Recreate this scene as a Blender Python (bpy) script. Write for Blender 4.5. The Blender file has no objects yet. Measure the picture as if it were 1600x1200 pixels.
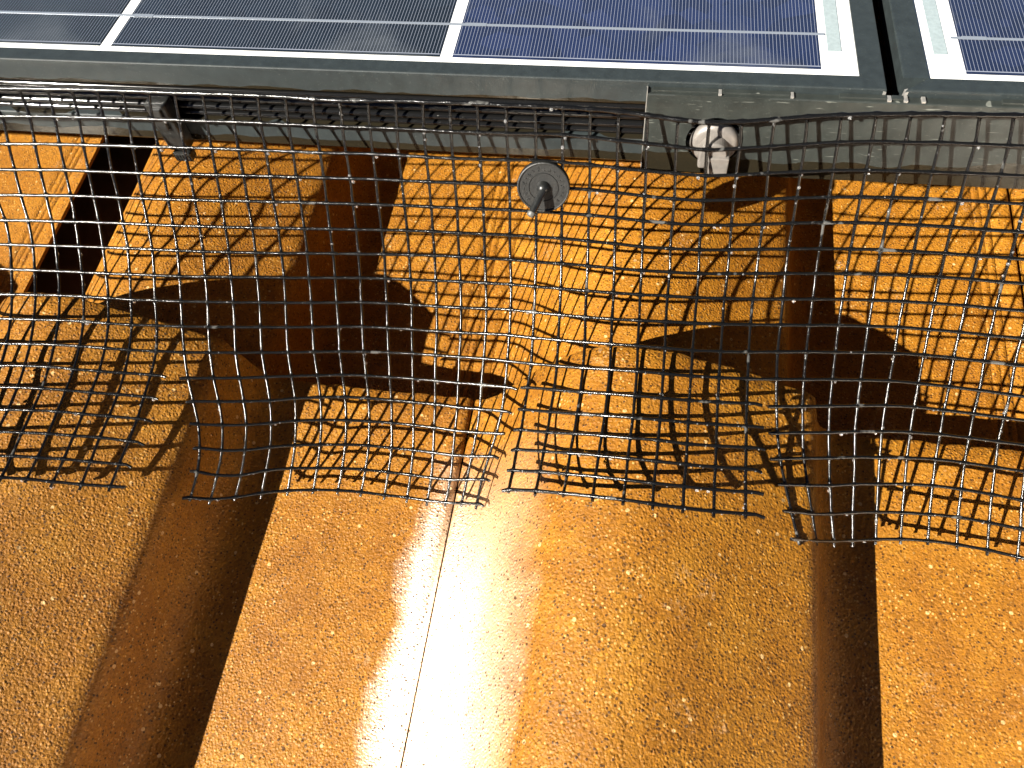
import bpy, bmesh, math, random
from mathutils import Matrix, Vector, noise

# ---------------------------------------------------------------- camera, world, sun
# Frames (millimetres): "tile frame" X along the ridge, Y down the slope, Z off the tile plane.
RT = [[0.981212, 0.157102, -0.111988], [0.087195, -0.878896, -0.468977], [-0.172103, 0.450402, -0.876082]]
PM = [[0.999086, -0.026821, 0.033274], [0.023313, 0.994546, 0.101659], [-0.035819, -0.10079, 0.994263]]
PO = [-100.603, 285.205, 157.624]
CAM_H = 404.254

scene = bpy.context.scene
MM = 0.001
TILE_TILT = math.radians(-14.2)
WORLD = Matrix.Rotation(TILE_TILT, 4, 'X')           # tile frame -> world (metres)
cam_data = bpy.data.cameras.new("camera")
cam_data.sensor_width = 36.0
cam_data.lens = 36.0 * 1290.0 / 1600.0
cam_data.clip_start = 0.01
cam_data.clip_end = 2000.0
cam = bpy.data.objects.new("camera", cam_data)
scene.collection.objects.link(cam)
r0, r1, r2 = [Vector(v) for v in RT]
R3 = Matrix((r0, -r1, -r2)).transposed()
cam.matrix_world = WORLD @ Matrix.Translation(Vector((0, 0, CAM_H * MM))) @ R3.to_4x4()
scene.camera = cam

sun_dir = (WORLD.to_3x3() @ Vector((-0.91, -0.90, 1.0))).normalized()
elev = math.asin(sun_dir.z)
azim = math.atan2(sun_dir.x, sun_dir.y)
world = bpy.data.worlds.new("World")
scene.world = world
world.use_nodes = True
wn = world.node_tree.nodes
wl = world.node_tree.links
wn.clear()
sky = wn.new('ShaderNodeTexSky')
sky.sky_type = 'NISHITA'
sky.sun_disc = False
sky.sun_elevation = elev
sky.sun_rotation = azim
sky.air_density = 0.15
sky.dust_density = 0.1
sky.altitude = 1500.0
bg = wn.new('ShaderNodeBackground')
bg.inputs['Strength'].default_value = 0.05
wo = wn.new('ShaderNodeOutputWorld')
wl.new(sky.outputs[0], bg.inputs[0])
wl.new(bg.outputs[0], wo.inputs[0])

sd = bpy.data.lights.new("sun", 'SUN')
sd.energy = 5.0
sd.angle = math.radians(0.4)
sd.color = (1.0, 0.94, 0.84)
sun = bpy.data.objects.new("sun", sd)
scene.collection.objects.link(sun)
sun.rotation_euler = (-sun_dir).to_track_quat('-Z', 'Y').to_euler()
sun.location = sun_dir * 3

scene.view_settings.view_transform = 'Standard'
scene.view_settings.look = 'None'
scene.view_settings.exposure = 1.95
scene.view_settings.gamma = 1.0

PANEL = WORLD @ Matrix.Translation(Vector(PO) * MM) @ Matrix(PM).to_4x4()   # panel frame -> world

# ---------------------------------------------------------------- helpers
def tag(o, label=None, cat=None, group=None, kind=None):
    if label: o['label'] = label
    if cat: o['category'] = cat
    if group: o['group'] = group
    if kind: o['kind'] = kind
    return o

class MB:
    """collects geometry in millimetres"""
    def __init__(self): self.v = []; self.f = []; self.s = []
    def add(self, vs, fs, smooth=False):
        b = len(self.v)
        self.v += [tuple(p) for p in vs]
        self.f += [tuple(i + b for i in f) for f in fs]
        self.s += [smooth] * len(fs)
    def box(self, x0, x1, y0, y1, z0, z1, bev=0.0):
        if bev <= 0:
            vs = [(x, y, z) for z in (z0, z1) for y in (y0, y1) for x in (x0, x1)]
            self.add(vs, [(0,2,3,1),(4,5,7,6),(0,1,5,4),(2,6,7,3),(0,4,6,2),(1,3,7,5)])
            return
        bm = bmesh.new()
        bmesh.ops.create_cube(bm, size=1.0)
        for v in bm.verts:
            v.co = Vector(((x0+x1)/2 + v.co.x*(x1-x0), (y0+y1)/2 + v.co.y*(y1-y0), (z0+z1)/2 + v.co.z*(z1-z0)))
        bmesh.ops.bevel(bm, geom=list(bm.edges), offset=bev, segments=2, affect='EDGES', profile=0.6)
        self.bm(bm)
    def bm(self, bm, mat=None, smooth=False):
        bm.verts.ensure_lookup_table(); bm.verts.index_update()
        vs = [(mat @ v.co if mat else v.co) for v in bm.verts]
        self.add(vs, [[v.index for v in f.verts] for f in bm.faces], smooth)
        bm.free()
    def extrude_x(self, prof, x0, x1, closed=True, smooth=False, fx0=None, fx1=None, caps=True):
        n = len(prof)
        a = [((fx0(p) if fx0 else x0), p[0], p[1]) for p in prof]
        b = [((fx1(p) if fx1 else x1), p[0], p[1]) for p in prof]
        rng = range(n if closed else n - 1)
        fs = [(i, (i+1) % n, n + (i+1) % n, n + i) for i in rng]
        self.add(a + b, fs, smooth)
        if caps and closed:
            self.add(a, [tuple(range(n))[::-1]]); self.add(b, [tuple(range(n))])
    def tube(self, pts, rad, sides=8, cap=True):
        pts = [Vector(p) for p in pts]
        n = len(pts)
        if not callable(rad):
            rr = rad; rad = lambda i: rr
        up = Vector((0.13, 0.31, 0.94))
        vs = []
        for i, p in enumerate(pts):
            t = (pts[min(i+1, n-1)] - pts[max(i-1, 0)]).normalized()
            s = t.cross(up)
            if s.length < 1e-3: s = t.cross(Vector((1, 0, 0)))
            s.normalize(); q = s.cross(t)
            r = rad(i)
            for k in range(sides):
                a = 2*math.pi*k/sides
                vs.append(p + s*(math.cos(a)*r) + q*(math.sin(a)*r))
        fs = []
        for i in range(n-1):
            for k in range(sides):
                k2 = (k+1) % sides
                fs.append((i*sides+k, i*sides+k2, (i+1)*sides+k2, (i+1)*sides+k))
        self.add(vs, fs, True)
        if cap:
            self.add(vs[:sides], [tuple(range(sides))[::-1]])
            self.add(vs[-sides:], [tuple(range(sides))])
    def lathe(self, prof, origin, ax, sides=48, smooth=True, start=None):
        """prof (r, h) along axis ax"""
        ax = Vector(ax).normalized()
        s = ax.cross(Vector((0, 0, 1)))
        if s.length < 1e-3: s = Vector((1, 0, 0))
        s.normalize(); q = ax.cross(s)
        o = Vector(origin)
        vs = []
        for r, hh in prof:
            for k in range(sides):
                a = 2*math.pi*k/sides
                vs.append(o + ax*hh + s*(math.cos(a)*r) + q*(math.sin(a)*r))
        fs = []
        for i in range(len(prof)-1):
            for k in range(sides):
                k2 = (k+1) % sides
                fs.append((i*sides+k, i*sides+k2, (i+1)*sides+k2, (i+1)*sides+k))
        self.add(vs, fs, smooth)
        self.add(vs[-sides:], [tuple(range(sides))])
        self.add(vs[:sides], [tuple(range(sides))[::-1]])
    def build(self, name, mat, parent=None, frame=None, base=(0, 0, 0), autosmooth=None):
        """vertices are given in the frame; base = where the object's origin goes (mm)"""
        me = bpy.data.meshes.new(name)
        bx = Vector(base)
        me.from_pydata([((Vector(v) - bx) * MM) for v in self.v], [], self.f)
        me.materials.append(mat)
        me.polygons.foreach_set('use_smooth', self.s)
        me.update()
        bm = bmesh.new(); bm.from_mesh(me)
        bmesh.ops.recalc_face_normals(bm, faces=bm.faces)
        bm.to_mesh(me); bm.free()
        o = bpy.data.objects.new(name, me)
        scene.collection.objects.link(o)
        if parent is not None:
            o.parent = parent
            pb = Vector(parent.get('_b', (0, 0, 0)))
            o.location = (bx - pb) * MM
        else:
            o.matrix_world = (frame or WORLD) @ Matrix.Translation(bx * MM)
        o['_b'] = tuple(base)
        return o

def empty(name, base, frame):
    o = bpy.data.objects.new(name, None)
    scene.collection.objects.link(o)
    o.empty_display_size = 0.02
    o.matrix_world = frame @ Matrix.Translation(Vector(base) * MM)
    o['_b'] = tuple(base)
    return o

def newmat(name):
    m = bpy.data.materials.new(name)
    m.use_nodes = True
    nt = m.node_tree
    return m, nt, nt.nodes, nt.links, nt.nodes['Principled BSDF']

def N(nodes, t, **kw):
    n = nodes.new(t)
    for k, v in kw.items():
        if k in n.inputs.keys(): n.inputs[k].default_value = v
        else: setattr(n, k, v)
    return n

def ramp(nodes, pts):
    r = nodes.new('ShaderNodeValToRGB')
    e = r.color_ramp.elements
    while len(e) > 1: e.remove(e[-1])
    e[0].position, e[0].color = pts[0][0], pts[0][1]
    for p, c in pts[1:]:
        k = e.new(p); k.color = c
    return r
def g(v): return (v, v, v, 1)

def mix(nodes, links, fac, a, b, mode='MIX'):
    m = nodes.new('ShaderNodeMix'); m.data_type = 'RGBA'; m.blend_type = mode
    for sock, val in ((m.inputs[0], fac), (m.inputs[6], a), (m.inputs[7], b)):
        if hasattr(val, 'is_output'): links.new(val, sock)
        else: sock.default_value = val
    return m.outputs[2]

def math_n(nodes, links, op, a, b=0.0, clamp=False):
    m = nodes.new('ShaderNodeMath'); m.operation = op; m.use_clamp = clamp
    for sock, val in ((m.inputs[0], a), (m.inputs[1], b)):
        if hasattr(val, 'is_output'): links.new(val, sock)
        else: sock.default_value = val
    return m.outputs[0]

# ---------------------------------------------------------------- materials
def mat_tile(name, tint=1.0, seed=0.0, glare=0.95):
    m, nt, n, l, b = newmat(name)
    tc = n.new('ShaderNodeTexCoord')
    mp = n.new('ShaderNodeMapping'); mp.inputs['Location'].default_value = (seed, seed*0.7, seed*0.3)
    l.new(tc.outputs['Object'], mp.inputs[0])
    co = mp.outputs[0]
    def noi(scale, det=3.0, rough=0.6):
        t = N(n, 'ShaderNodeTexNoise', Scale=scale, Detail=det, Roughness=rough); l.new(co, t.inputs['Vector']); return t.outputs['Fac']
    def vor(scale, feat='F1', rnd=1.0):
        t = N(n, 'ShaderNodeTexVoronoi', Scale=scale, Randomness=rnd); t.feature = feat; l.new(co, t.inputs['Vector']); return t
    big = noi(8, 4); mid = noi(45, 6, 0.7); fine = noi(1300, 3, 0.6); grit = noi(700, 2, 0.5)
    c1 = ramp(n, [(0.30, (0.135*tint, 0.046*tint, 0.002, 1)), (0.50, (0.210*tint, 0.082*tint, 0.0042, 1)), (0.74, (0.290*tint, 0.130*tint, 0.010, 1))])
    mm = n.new('ShaderNodeMath'); mm.operation = 'MULTIPLY_ADD'
    l.new(mid, mm.inputs[0]); mm.inputs[1].default_value = 0.55; l.new(math_n(n, l, 'MULTIPLY', big, 0.45), mm.inputs[2])
    l.new(mm.outputs[0], c1.inputs[0])
    # sand grains: every grain has its own height and tone, a few paler
    vg = vor(1100); vg2 = vor(760)
    sg = n.new('ShaderNodeSeparateColor'); l.new(vg.outputs['Color'], sg.inputs[0])
    sg2 = n.new('ShaderNodeSeparateColor'); l.new(vg2.outputs['Color'], sg2.inputs[0])
    fr = ramp(n, [(0.0, g(0.55)), (0.10, g(0.85)), (0.8, g(1.08)), (0.97, g(1.25)), (1.0, g(1.7))])
    l.new(sg.outputs[0], fr.inputs[0])
    col = mix(n, l, 1.0, c1.outputs[0], fr.outputs[0], 'MULTIPLY')
    clus = ramp(n, [(0.45, g(0.15)), (0.62, g(1))]); l.new(noi(30, 5, 0.7), clus.inputs[0])
    def grains(v, thr, size, sep, ch=0):
        a = math_n(n, l, 'GREATER_THAN', sep.outputs[ch], thr)
        d = math_n(n, l, 'LESS_THAN', v.outputs['Distance'], size)
        return math_n(n, l, 'MULTIPLY', a, d)
    v1 = vor(360); s1 = n.new('ShaderNodeSeparateColor'); l.new(v1.outputs['Color'], s1.inputs[0])
    g1 = grains(v1, 0.975, 0.34, s1)
    g2 = math_n(n, l, 'MULTIPLY', grains(vg2, 0.86, 0.40, sg2), clus.outputs[0])
    col = mix(n, l, math_n(n, l, 'MULTIPLY', g1, 0.85), col, (0.48, 0.30, 0.12, 1))
    col = mix(n, l, math_n(n, l, 'MULTIPLY', g2, 0.75), col, (0.50, 0.31, 0.10, 1))
    pit = grains(vg2, 0.88, 0.42, sg2, 1)
    pit2 = math_n(n, l, 'MULTIPLY', grains(v1, 0.94, 0.30, s1, 1), clus.outputs[0])
    pit = math_n(n, l, 'MAXIMUM', pit, pit2)
    col = mix(n, l, math_n(n, l, 'MULTIPLY', pit, 0.8), col, (0.018, 0.006, 0.001, 1))
    # worn patches where pale aggregate shows through
    wr = ramp(n, [(0.60, g(0)), (0.70, g(1))]); l.new(noi(20, 6, 0.75), wr.inputs[0])
    wsp = ramp(n, [(0.50, g(0)), (0.58, g(1))]); l.new(noi(520, 3, .7), wsp.inputs[0])
    col = mix(n, l, math_n(n, l, 'MULTIPLY', math_n(n, l, 'MULTIPLY', wr.outputs[0], wsp.outputs[0]), 0.6), col, (0.43, 0.28, 0.15, 1))
    l.new(col, b.inputs['Base Color'])
    # relief
    dome = math_n(n, l, 'SUBTRACT', 0.5, vg2.outputs['Distance'])
    hgt = math_n(n, l, 'MULTIPLY', math_n(n, l, 'MULTIPLY', dome, sg2.outputs[2]), 0.9)
    hgt = math_n(n, l, 'ADD', hgt, math_n(n, l, 'MULTIPLY', fine, 0.35))
    hgt = math_n(n, l, 'ADD', hgt, math_n(n, l, 'MULTIPLY', grit, 0.5))
    hgt = math_n(n, l, 'ADD', hgt, math_n(n, l, 'MULTIPLY', mid, 0.9))
    hgt = math_n(n, l, 'ADD', hgt, math_n(n, l, 'MULTIPLY', g1, 0.35))
    hgt = math_n(n, l, 'SUBTRACT', hgt, math_n(n, l, 'MULTIPLY', pit, 0.5))
    bp = N(n, 'ShaderNodeBump', Strength=1.0, Distance=0.00075); l.new(hgt, bp.inputs['Height'])
    l.new(bp.outputs[0], b.inputs['Normal'])
    b.inputs['Specular IOR Level'].default_value = 0.22
    b.inputs['Roughness'].default_value = 0.62
    b.inputs['Coat Weight'].default_value = 0.06
    b.inputs['Coat Roughness'].default_value = 0.45
    b.inputs['Coat IOR'].default_value = 2.0
    # glare painted in as extra white gloss along the side joint
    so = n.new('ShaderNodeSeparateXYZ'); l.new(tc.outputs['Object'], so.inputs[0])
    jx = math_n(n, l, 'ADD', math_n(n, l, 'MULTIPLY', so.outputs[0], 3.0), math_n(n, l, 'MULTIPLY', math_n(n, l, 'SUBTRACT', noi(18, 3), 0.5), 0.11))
    glare_mask = ramp(n, [(0.0, g(1)), (0.07, g(1)), (0.18, g(0.0)), (0.850, g(0.0)), (0.876, g(0.4)), (0.892, g(1))]); l.new(jx, glare_mask.inputs[0])
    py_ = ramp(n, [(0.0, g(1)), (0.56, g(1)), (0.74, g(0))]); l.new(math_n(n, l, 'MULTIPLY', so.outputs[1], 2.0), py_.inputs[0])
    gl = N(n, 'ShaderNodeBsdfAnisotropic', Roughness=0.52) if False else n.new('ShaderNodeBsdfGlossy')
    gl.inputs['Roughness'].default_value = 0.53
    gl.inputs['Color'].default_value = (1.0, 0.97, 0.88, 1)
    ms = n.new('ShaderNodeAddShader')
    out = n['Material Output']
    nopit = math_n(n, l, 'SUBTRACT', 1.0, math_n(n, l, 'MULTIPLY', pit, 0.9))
    fac = math_n(n, l, 'MULTIPLY', math_n(n, l, 'MULTIPLY', math_n(n, l, 'MULTIPLY', glare_mask.outputs[0], py_.outputs[0]), glare), nopit)
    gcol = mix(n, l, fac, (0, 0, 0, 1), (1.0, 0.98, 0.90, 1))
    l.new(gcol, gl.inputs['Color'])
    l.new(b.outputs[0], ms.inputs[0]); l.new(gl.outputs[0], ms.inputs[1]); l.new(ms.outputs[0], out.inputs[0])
    bp2 = N(n, 'ShaderNodeBump', Strength=0.6, Distance=0.0009); l.new(hgt, bp2.inputs['Height'])
    l.new(bp2.outputs[0], b.inputs['Coat Normal']); l.new(bp2.outputs[0], gl.inputs['Normal'])
    return m

def mat_simple(name, col, rough=0.4, metal=0.0, coat=0.0, bump=0.0, bscale=900.0, var=0.0):
    m, nt, n, l, b = newmat(name)
    b.inputs['Base Color'].default_value = (*col, 1)
    b.inputs['Roughness'].default_value = rough
    b.inputs['Metallic'].default_value = metal
    b.inputs['Coat Weight'].default_value = coat
    b.inputs['Coat Roughness'].default_value = 0.05
    tc = n.new('ShaderNodeTexCoord')
    t = N(n, 'ShaderNodeTexNoise', Scale=bscale, Detail=4.0, Roughness=0.65); l.new(tc.outputs['Object'], t.inputs['Vector'])
    if bump:
        bp = N(n, 'ShaderNodeBump', Strength=bump, Distance=0.0005); l.new(t.outputs['Fac'], bp.inputs['Height'])
        l.new(bp.outputs[0], b.inputs['Normal'])
    if var:
        r = ramp(n, [(0.3, (*[c*(1-var) for c in col], 1)), (0.7, (*[c*(1+var) for c in col], 1))])
        l.new(t.outputs['Fac'], r.inputs[0]); l.new(r.outputs[0], b.inputs['Base Color'])
    return m

def mat_wetmetal(name, bands, dry=(0.0165, 0.0215, 0.0225), amp=2.4, scratches=0.0):
    """anodised black aluminium with a dusty dry film; wet where the run-off water has soaked it.
    bands: list of (z_low, z_high) in panel mm where the face is wet, edges waver by amp"""
    m, nt, n, l, b = newmat(name)
    tc = n.new('ShaderNodeTexCoord')
    sx = n.new('ShaderNodeSeparateXYZ'); l.new(tc.outputs['Object'], sx.inputs[0])
    cx = n.new('ShaderNodeCombineXYZ'); l.new(sx.outputs[0], cx.inputs[0])
    zs = math_n(n, l, 'MULTIPLY', sx.outputs[2], 0.25); l.new(zs, cx.inputs[2])
    wv = N(n, 'ShaderNodeTexNoise', Scale=38.0, Detail=3.0, Roughness=0.45); l.new(cx.outputs[0], wv.inputs['Vector'])
    wv2 = N(n, 'ShaderNodeTexNoise', Scale=9.0, Detail=1.0); l.new(cx.outputs[0], wv2.inputs['Vector'])
    off = math_n(n, l, 'ADD', math_n(n, l, 'MULTIPLY', math_n(n, l, 'SUBTRACT', wv.outputs['Fac'], 0.5), amp*2.4*MM),
                 math_n(n, l, 'MULTIPLY', math_n(n, l, 'SUBTRACT', wv2.outputs['Fac'], 0.5), amp*2.0*MM))
    zz = math_n(n, l, 'ADD', sx.outputs[2], off)
    wet = None
    for z0, z1 in bands:
        a = math_n(n, l, 'MULTIPLY', math_n(n, l, 'GREATER_THAN', zz, z0*MM), math_n(n, l, 'LESS_THAN', zz, z1*MM))
        wet = a if wet is None else math_n(n, l, 'MAXIMUM', wet, a)
    t1 = N(n, 'ShaderNodeTexNoise', Scale=160.0, Detail=6.0, Roughness=0.7); l.new(tc.outputs['Object'], t1.inputs['Vector'])
    t2 = N(n, 'ShaderNodeTexNoise', Scale=1400.0, Detail=2.0); l.new(tc.outputs['Object'], t2.inputs['Vector'])
    r = ramp(n, [(0.3, (*[c*0.72 for c in dry], 1)), (0.72, (*[c*1.3 for c in dry], 1))]); l.new(t1.outputs['Fac'], r.inputs[0])
    sp = ramp(n, [(0.66, g(0)), (0.74, g(1))]); l.new(t2.outputs['Fac'], sp.inputs[0])
    col = mix(n, l, math_n(n, l, 'MULTIPLY', sp.outputs[0], 0.25), r.outputs[0], (0.14, 0.15, 0.13, 1))
    # vertical hairline stains
    st = n.new('ShaderNodeCombineXYZ'); l.new(sx.outputs[0], st.inputs[0]); l.new(math_n(n, l, 'MULTIPLY', sx.outputs[2], 0.06), st.inputs[2])
    t3 = N(n, 'ShaderNodeTexNoise', Scale=260.0, Detail=2.0); l.new(st.outputs[0], t3.inputs['Vector'])
    s3 = ramp(n, [(0.70, g(0)), (0.74, g(1))]); l.new(t3.outputs['Fac'], s3.inputs[0])
    col = mix(n, l, math_n(n, l, 'MULTIPLY', s3.outputs[0], 0.5), col, (0.02, 0.02, 0.015, 1))
    if scratches:
        for k, (rot, sc) in enumerate(((0.6, 90.0), (-0.9, 120.0), (0.15, 70.0))):
            mp = n.new('ShaderNodeMapping'); mp.inputs['Rotation'].default_value = (0, rot, 0); mp.inputs['Scale'].default_value = (1, 1, 14)
            mp.inputs['Location'].default_value = (k*0.3, 0, 0)
            l.new(tc.outputs['Object'], mp.inputs[0])
            t4 = N(n, 'ShaderNodeTexNoise', Scale=sc, Detail=2.0, Distortion=0.5); l.new(mp.outputs[0], t4.inputs['Vector'])
            s4 = ramp(n, [(0.715, g(0)), (0.73, g(1))]); l.new(t4.outputs['Fac'], s4.inputs[0])
            col = mix(n, l, math_n(n, l, 'MULTIPLY', s4.outputs[0], scratches), col, (0.24, 0.25, 0.22, 1))
    col = mix(n, l, wet, col, (0.012, 0.010, 0.006, 1))
    l.new(col, b.inputs['Base Color'])
    l.new(math_n(n, l, 'SUBTRACT', 0.42, math_n(n, l, 'MULTIPLY', wet, 0.24)), b.inputs['Roughness'])
    bp = N(n, 'ShaderNodeBump', Strength=0.25, Distance=0.0003); l.new(t1.outputs['Fac'], bp.inputs['Height']); l.new(bp.outputs[0], b.inputs['Normal'])
    return m

def mat_cell():
    m, nt, n, l, b = newmat("solar_cell_silicon")
    tc = n.new('ShaderNodeTexCoord')
    sx = n.new('ShaderNodeSeparateXYZ'); l.new(tc.outputs['Object'], sx.inputs[0])
    # fine silver fingers every 1.5 mm
    fx = math_n(n, l, 'FRACT', math_n(n, l, 'DIVIDE', sx.outputs[0], 0.0015))
    fm = math_n(n, l, 'LESS_THAN', math_n(n, l, 'ABSOLUTE', math_n(n, l, 'SUBTRACT', fx, 0.5)), 0.055)
    edge = math_n(n, l, 'LESS_THAN', sx.outputs[1], 0.0020)
    edge = math_n(n, l, 'MULTIPLY', edge, math_n(n, l, 'GREATER_THAN', sx.outputs[1], 0.0014))
    inner = math_n(n, l, 'GREATER_THAN', sx.outputs[1], 0.0014)
    fm = math_n(n, l, 'MULTIPLY', fm, inner)
    fm = math_n(n, l, 'MAXIMUM', fm, edge)
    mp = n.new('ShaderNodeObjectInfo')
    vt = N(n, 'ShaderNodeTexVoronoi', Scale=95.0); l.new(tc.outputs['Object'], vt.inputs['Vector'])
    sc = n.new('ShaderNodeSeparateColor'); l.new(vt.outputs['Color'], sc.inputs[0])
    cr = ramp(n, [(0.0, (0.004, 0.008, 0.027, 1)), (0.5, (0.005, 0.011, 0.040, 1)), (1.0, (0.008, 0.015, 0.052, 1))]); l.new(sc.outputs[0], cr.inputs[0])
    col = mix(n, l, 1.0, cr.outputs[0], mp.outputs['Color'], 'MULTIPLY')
    col = mix(n, l, fm, col, (0.19, 0.21, 0.26, 1))
    du = N(n, 'ShaderNodeTexNoise', Scale=14.0, Detail=6.0, Roughness=0.65, Distortion=1.2); l.new(tc.outputs['Object'], du.inputs['Vector'])
    dur = ramp(n, [(0.52, g(0.0)), (0.80, g(0.5))]); l.new(du.outputs['Fac'], dur.inputs[0])
    col = mix(n, l, dur.outputs[0], col, (0.09, 0.10, 0.11, 1))
    l.new(col, b.inputs['Base Color'])
    b.inputs['Roughness'].default_value = 0.45
    b.inputs['Coat Weight'].default_value = 1.0
    b.inputs['Coat Roughness'].default_value = 0.06
    b.inputs['Coat IOR'].default_value = 1.5
    dt = N(n, 'ShaderNodeTexNoise', Scale=45.0, Detail=6.0, Roughness=0.7); l.new(tc.outputs['Object'], dt.inputs['Vector'])
    dr = ramp(n, [(0.4, g(0.03)), (0.8, g(0.22))]); l.new(dt.outputs['Fac'], dr.inputs[0]); l.new(dr.outputs[0], b.inputs['Coat Roughness'])
    return m

def mat_wire():
    m, nt, n, l, b = newmat("mesh_black_polymer")
    tc = n.new('ShaderNodeTexCoord')
    t = N(n, 'ShaderNodeTexNoise', Scale=70.0, Detail=3.0, Roughness=0.6); l.new(tc.outputs['Object'], t.inputs['Vector'])
    r = ramp(n, [(0.64, (0.003, 0.003, 0.003, 1)), (0.68, (0.06, 0.06, 0.057, 1))]); l.new(t.outputs['Fac'], r.inputs[0])
    l.new(r.outputs[0], b.inputs['Base Color'])
    t2 = N(n, 'ShaderNodeTexNoise', Scale=700.0, Detail=4.0, Roughness=0.7); l.new(tc.outputs['Object'], t2.inputs['Vector'])
    bp = N(n, 'ShaderNodeBump', Strength=0.4, Distance=0.0005); l.new(t2.outputs['Fac'], bp.inputs['Height']); l.new(bp.outputs[0], b.inputs['Normal'])
    b.inputs['Roughness'].default_value = 0.19
    b.inputs['IOR'].default_value = 1.5
    b.inputs['Coat Weight'].default_value = 0.0
    b.inputs['Coat Roughness'].default_value = 0.08
    l.new(bp.outputs[0], b.inputs['Coat Normal'])
    return m

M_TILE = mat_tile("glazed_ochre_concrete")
M_TILE2 = mat_tile("glazed_ochre_concrete_far", 1.04, 3.7, 0.0)
M_FRAME = mat_wetmetal("frame_black_anodised", [(-30.6, -10.4), (-60, -38.6)])
M_BRACKET = mat_wetmetal("bracket_black_anodised", [(-60, -33.5)], dry=(0.0185, 0.022, 0.020), amp=5.0, scratches=0.4)
M_RIB = mat_simple("groove_rib_gloss_black", (0.005, 0.005, 0.005), 0.10, bump=0.05, bscale=300)
M_SHEET = mat_simple("white_backsheet", (0.70, 0.71, 0.70), 0.45, coat=1.0)
M_CELL = mat_cell()
M_BUS = mat_simple("tinned_busbar", (0.34, 0.38, 0.43), 0.35, 0.6, coat=0.6)
M_RIBBON = mat_simple("ribbon_under_glass", (0.24, 0.29, 0.30), 0.5, 0.0, coat=1.0, bump=0.1, var=0.12, bscale=600)
M_ALU = mat_simple("bare_aluminium", (0.33, 0.32, 0.30), 0.38, 0.55, bump=0.2, bscale=500, var=0.1)
M_STEEL = mat_simple("cast_zinc", (0.19, 0.175, 0.16), 0.42, 0.4, bump=0.25, bscale=420, var=0.12)
M_WIRE = mat_wire()
M_CUT = mat_simple("cut_polymer_end", (0.07, 0.07, 0.065), 0.5)
M_PLAST = mat_simple("black_plastic", (0.010, 0.0105, 0.010), 0.33, coat=0.3, bump=0.5, bscale=500, var=0.3)
M_PLASTD = mat_simple("black_plastic_disc", (0.006, 0.0063, 0.0058), 0.55, coat=0.0, bump=0.4, bscale=800, var=0.4)
M_DECK = mat_simple("roof_underlay", (0.030, 0.009, 0.003), 0.9)
M_GROUND = mat_simple("dry_grass_ground", (0.10, 0.11, 0.05), 0.95, var=0.4, bscale=0.8)
mw, ntw, nw, lw, bw = newmat("dew_water")
bw.inputs['Base Color'].default_value = (1, 1, 1, 1)
bw.inputs['Roughness'].default_value = 0.02
bw.inputs['IOR'].default_value = 1.33
bw.inputs['Transmission Weight'].default_value = 0.9
M_WATER = mw

# ---------------------------------------------------------------- ground and roof
gm = MB()
gm.add([(-400e3, -400e3, 0), (400e3, -400e3, 0), (400e3, 400e3, 0), (-400e3, 400e3, 0)], [(0, 1, 2, 3)])
tag(gm.build("ground", M_GROUND, frame=Matrix.Translation((0, 0, -4.0))), kind='structure')

PITCH = 305.0        # tile cover width
EXPO = 400.0         # course spacing in the tile frame
DROP = 46.0
BUTT = 196.0         # near course's lower edge
# cross-section of one tile, x from its barrel-side joint
BARREL = [(0.3, -1.2), (1.0, 0.4), (4, 1.8), (8, 4.2), (14, 9), (20, 16), (26, 24.5), (33, 34), (40, 42.5), (47, 50), (54, 58.0), (62, 64.8), (71, 69.8),
           (82, 72.2), (92, 72.6), (102, 71.2), (112, 68.6), (122, 65.0), (132, 60.6), (142, 56.0), (152, 51.2), (162, 46.4), (170, 42.6), (173, 39.4), (174.3, 37.5),
           (175.6, 33), (177.5, 24), (180, 14), (183, 7), (187.2, 3.2), (192, 1.0), (198, 0.2), (215, 0.0), (240, 0.2), (262, 0.1), (275, 0.3)]
LIP = [(287.5, 0.4), (290, 0.7), (293, 1.2), (296, 1.7), (299, 2.05), (301.6, 2.0), (303.2, 1.5), (304.1, 0.5), (304.7, -1.0)]
RIBS = [(279.8, 0.3), (280.2, -0.3), (280.6, 0.3), (284.8, 0.4), (285.2, -0.3), (285.6, 0.4), (289.4, 0.5), (289.8, -0.4)]
PROFILE = BARREL + LIP
PROFILE_FAR = BARREL + RIBS + [(290.6, 0.5), (298, 0.8), (301.4, 0.8), (302.4, 0.2), (303.4, -1.6), (304.2, -4.0)]

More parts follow.
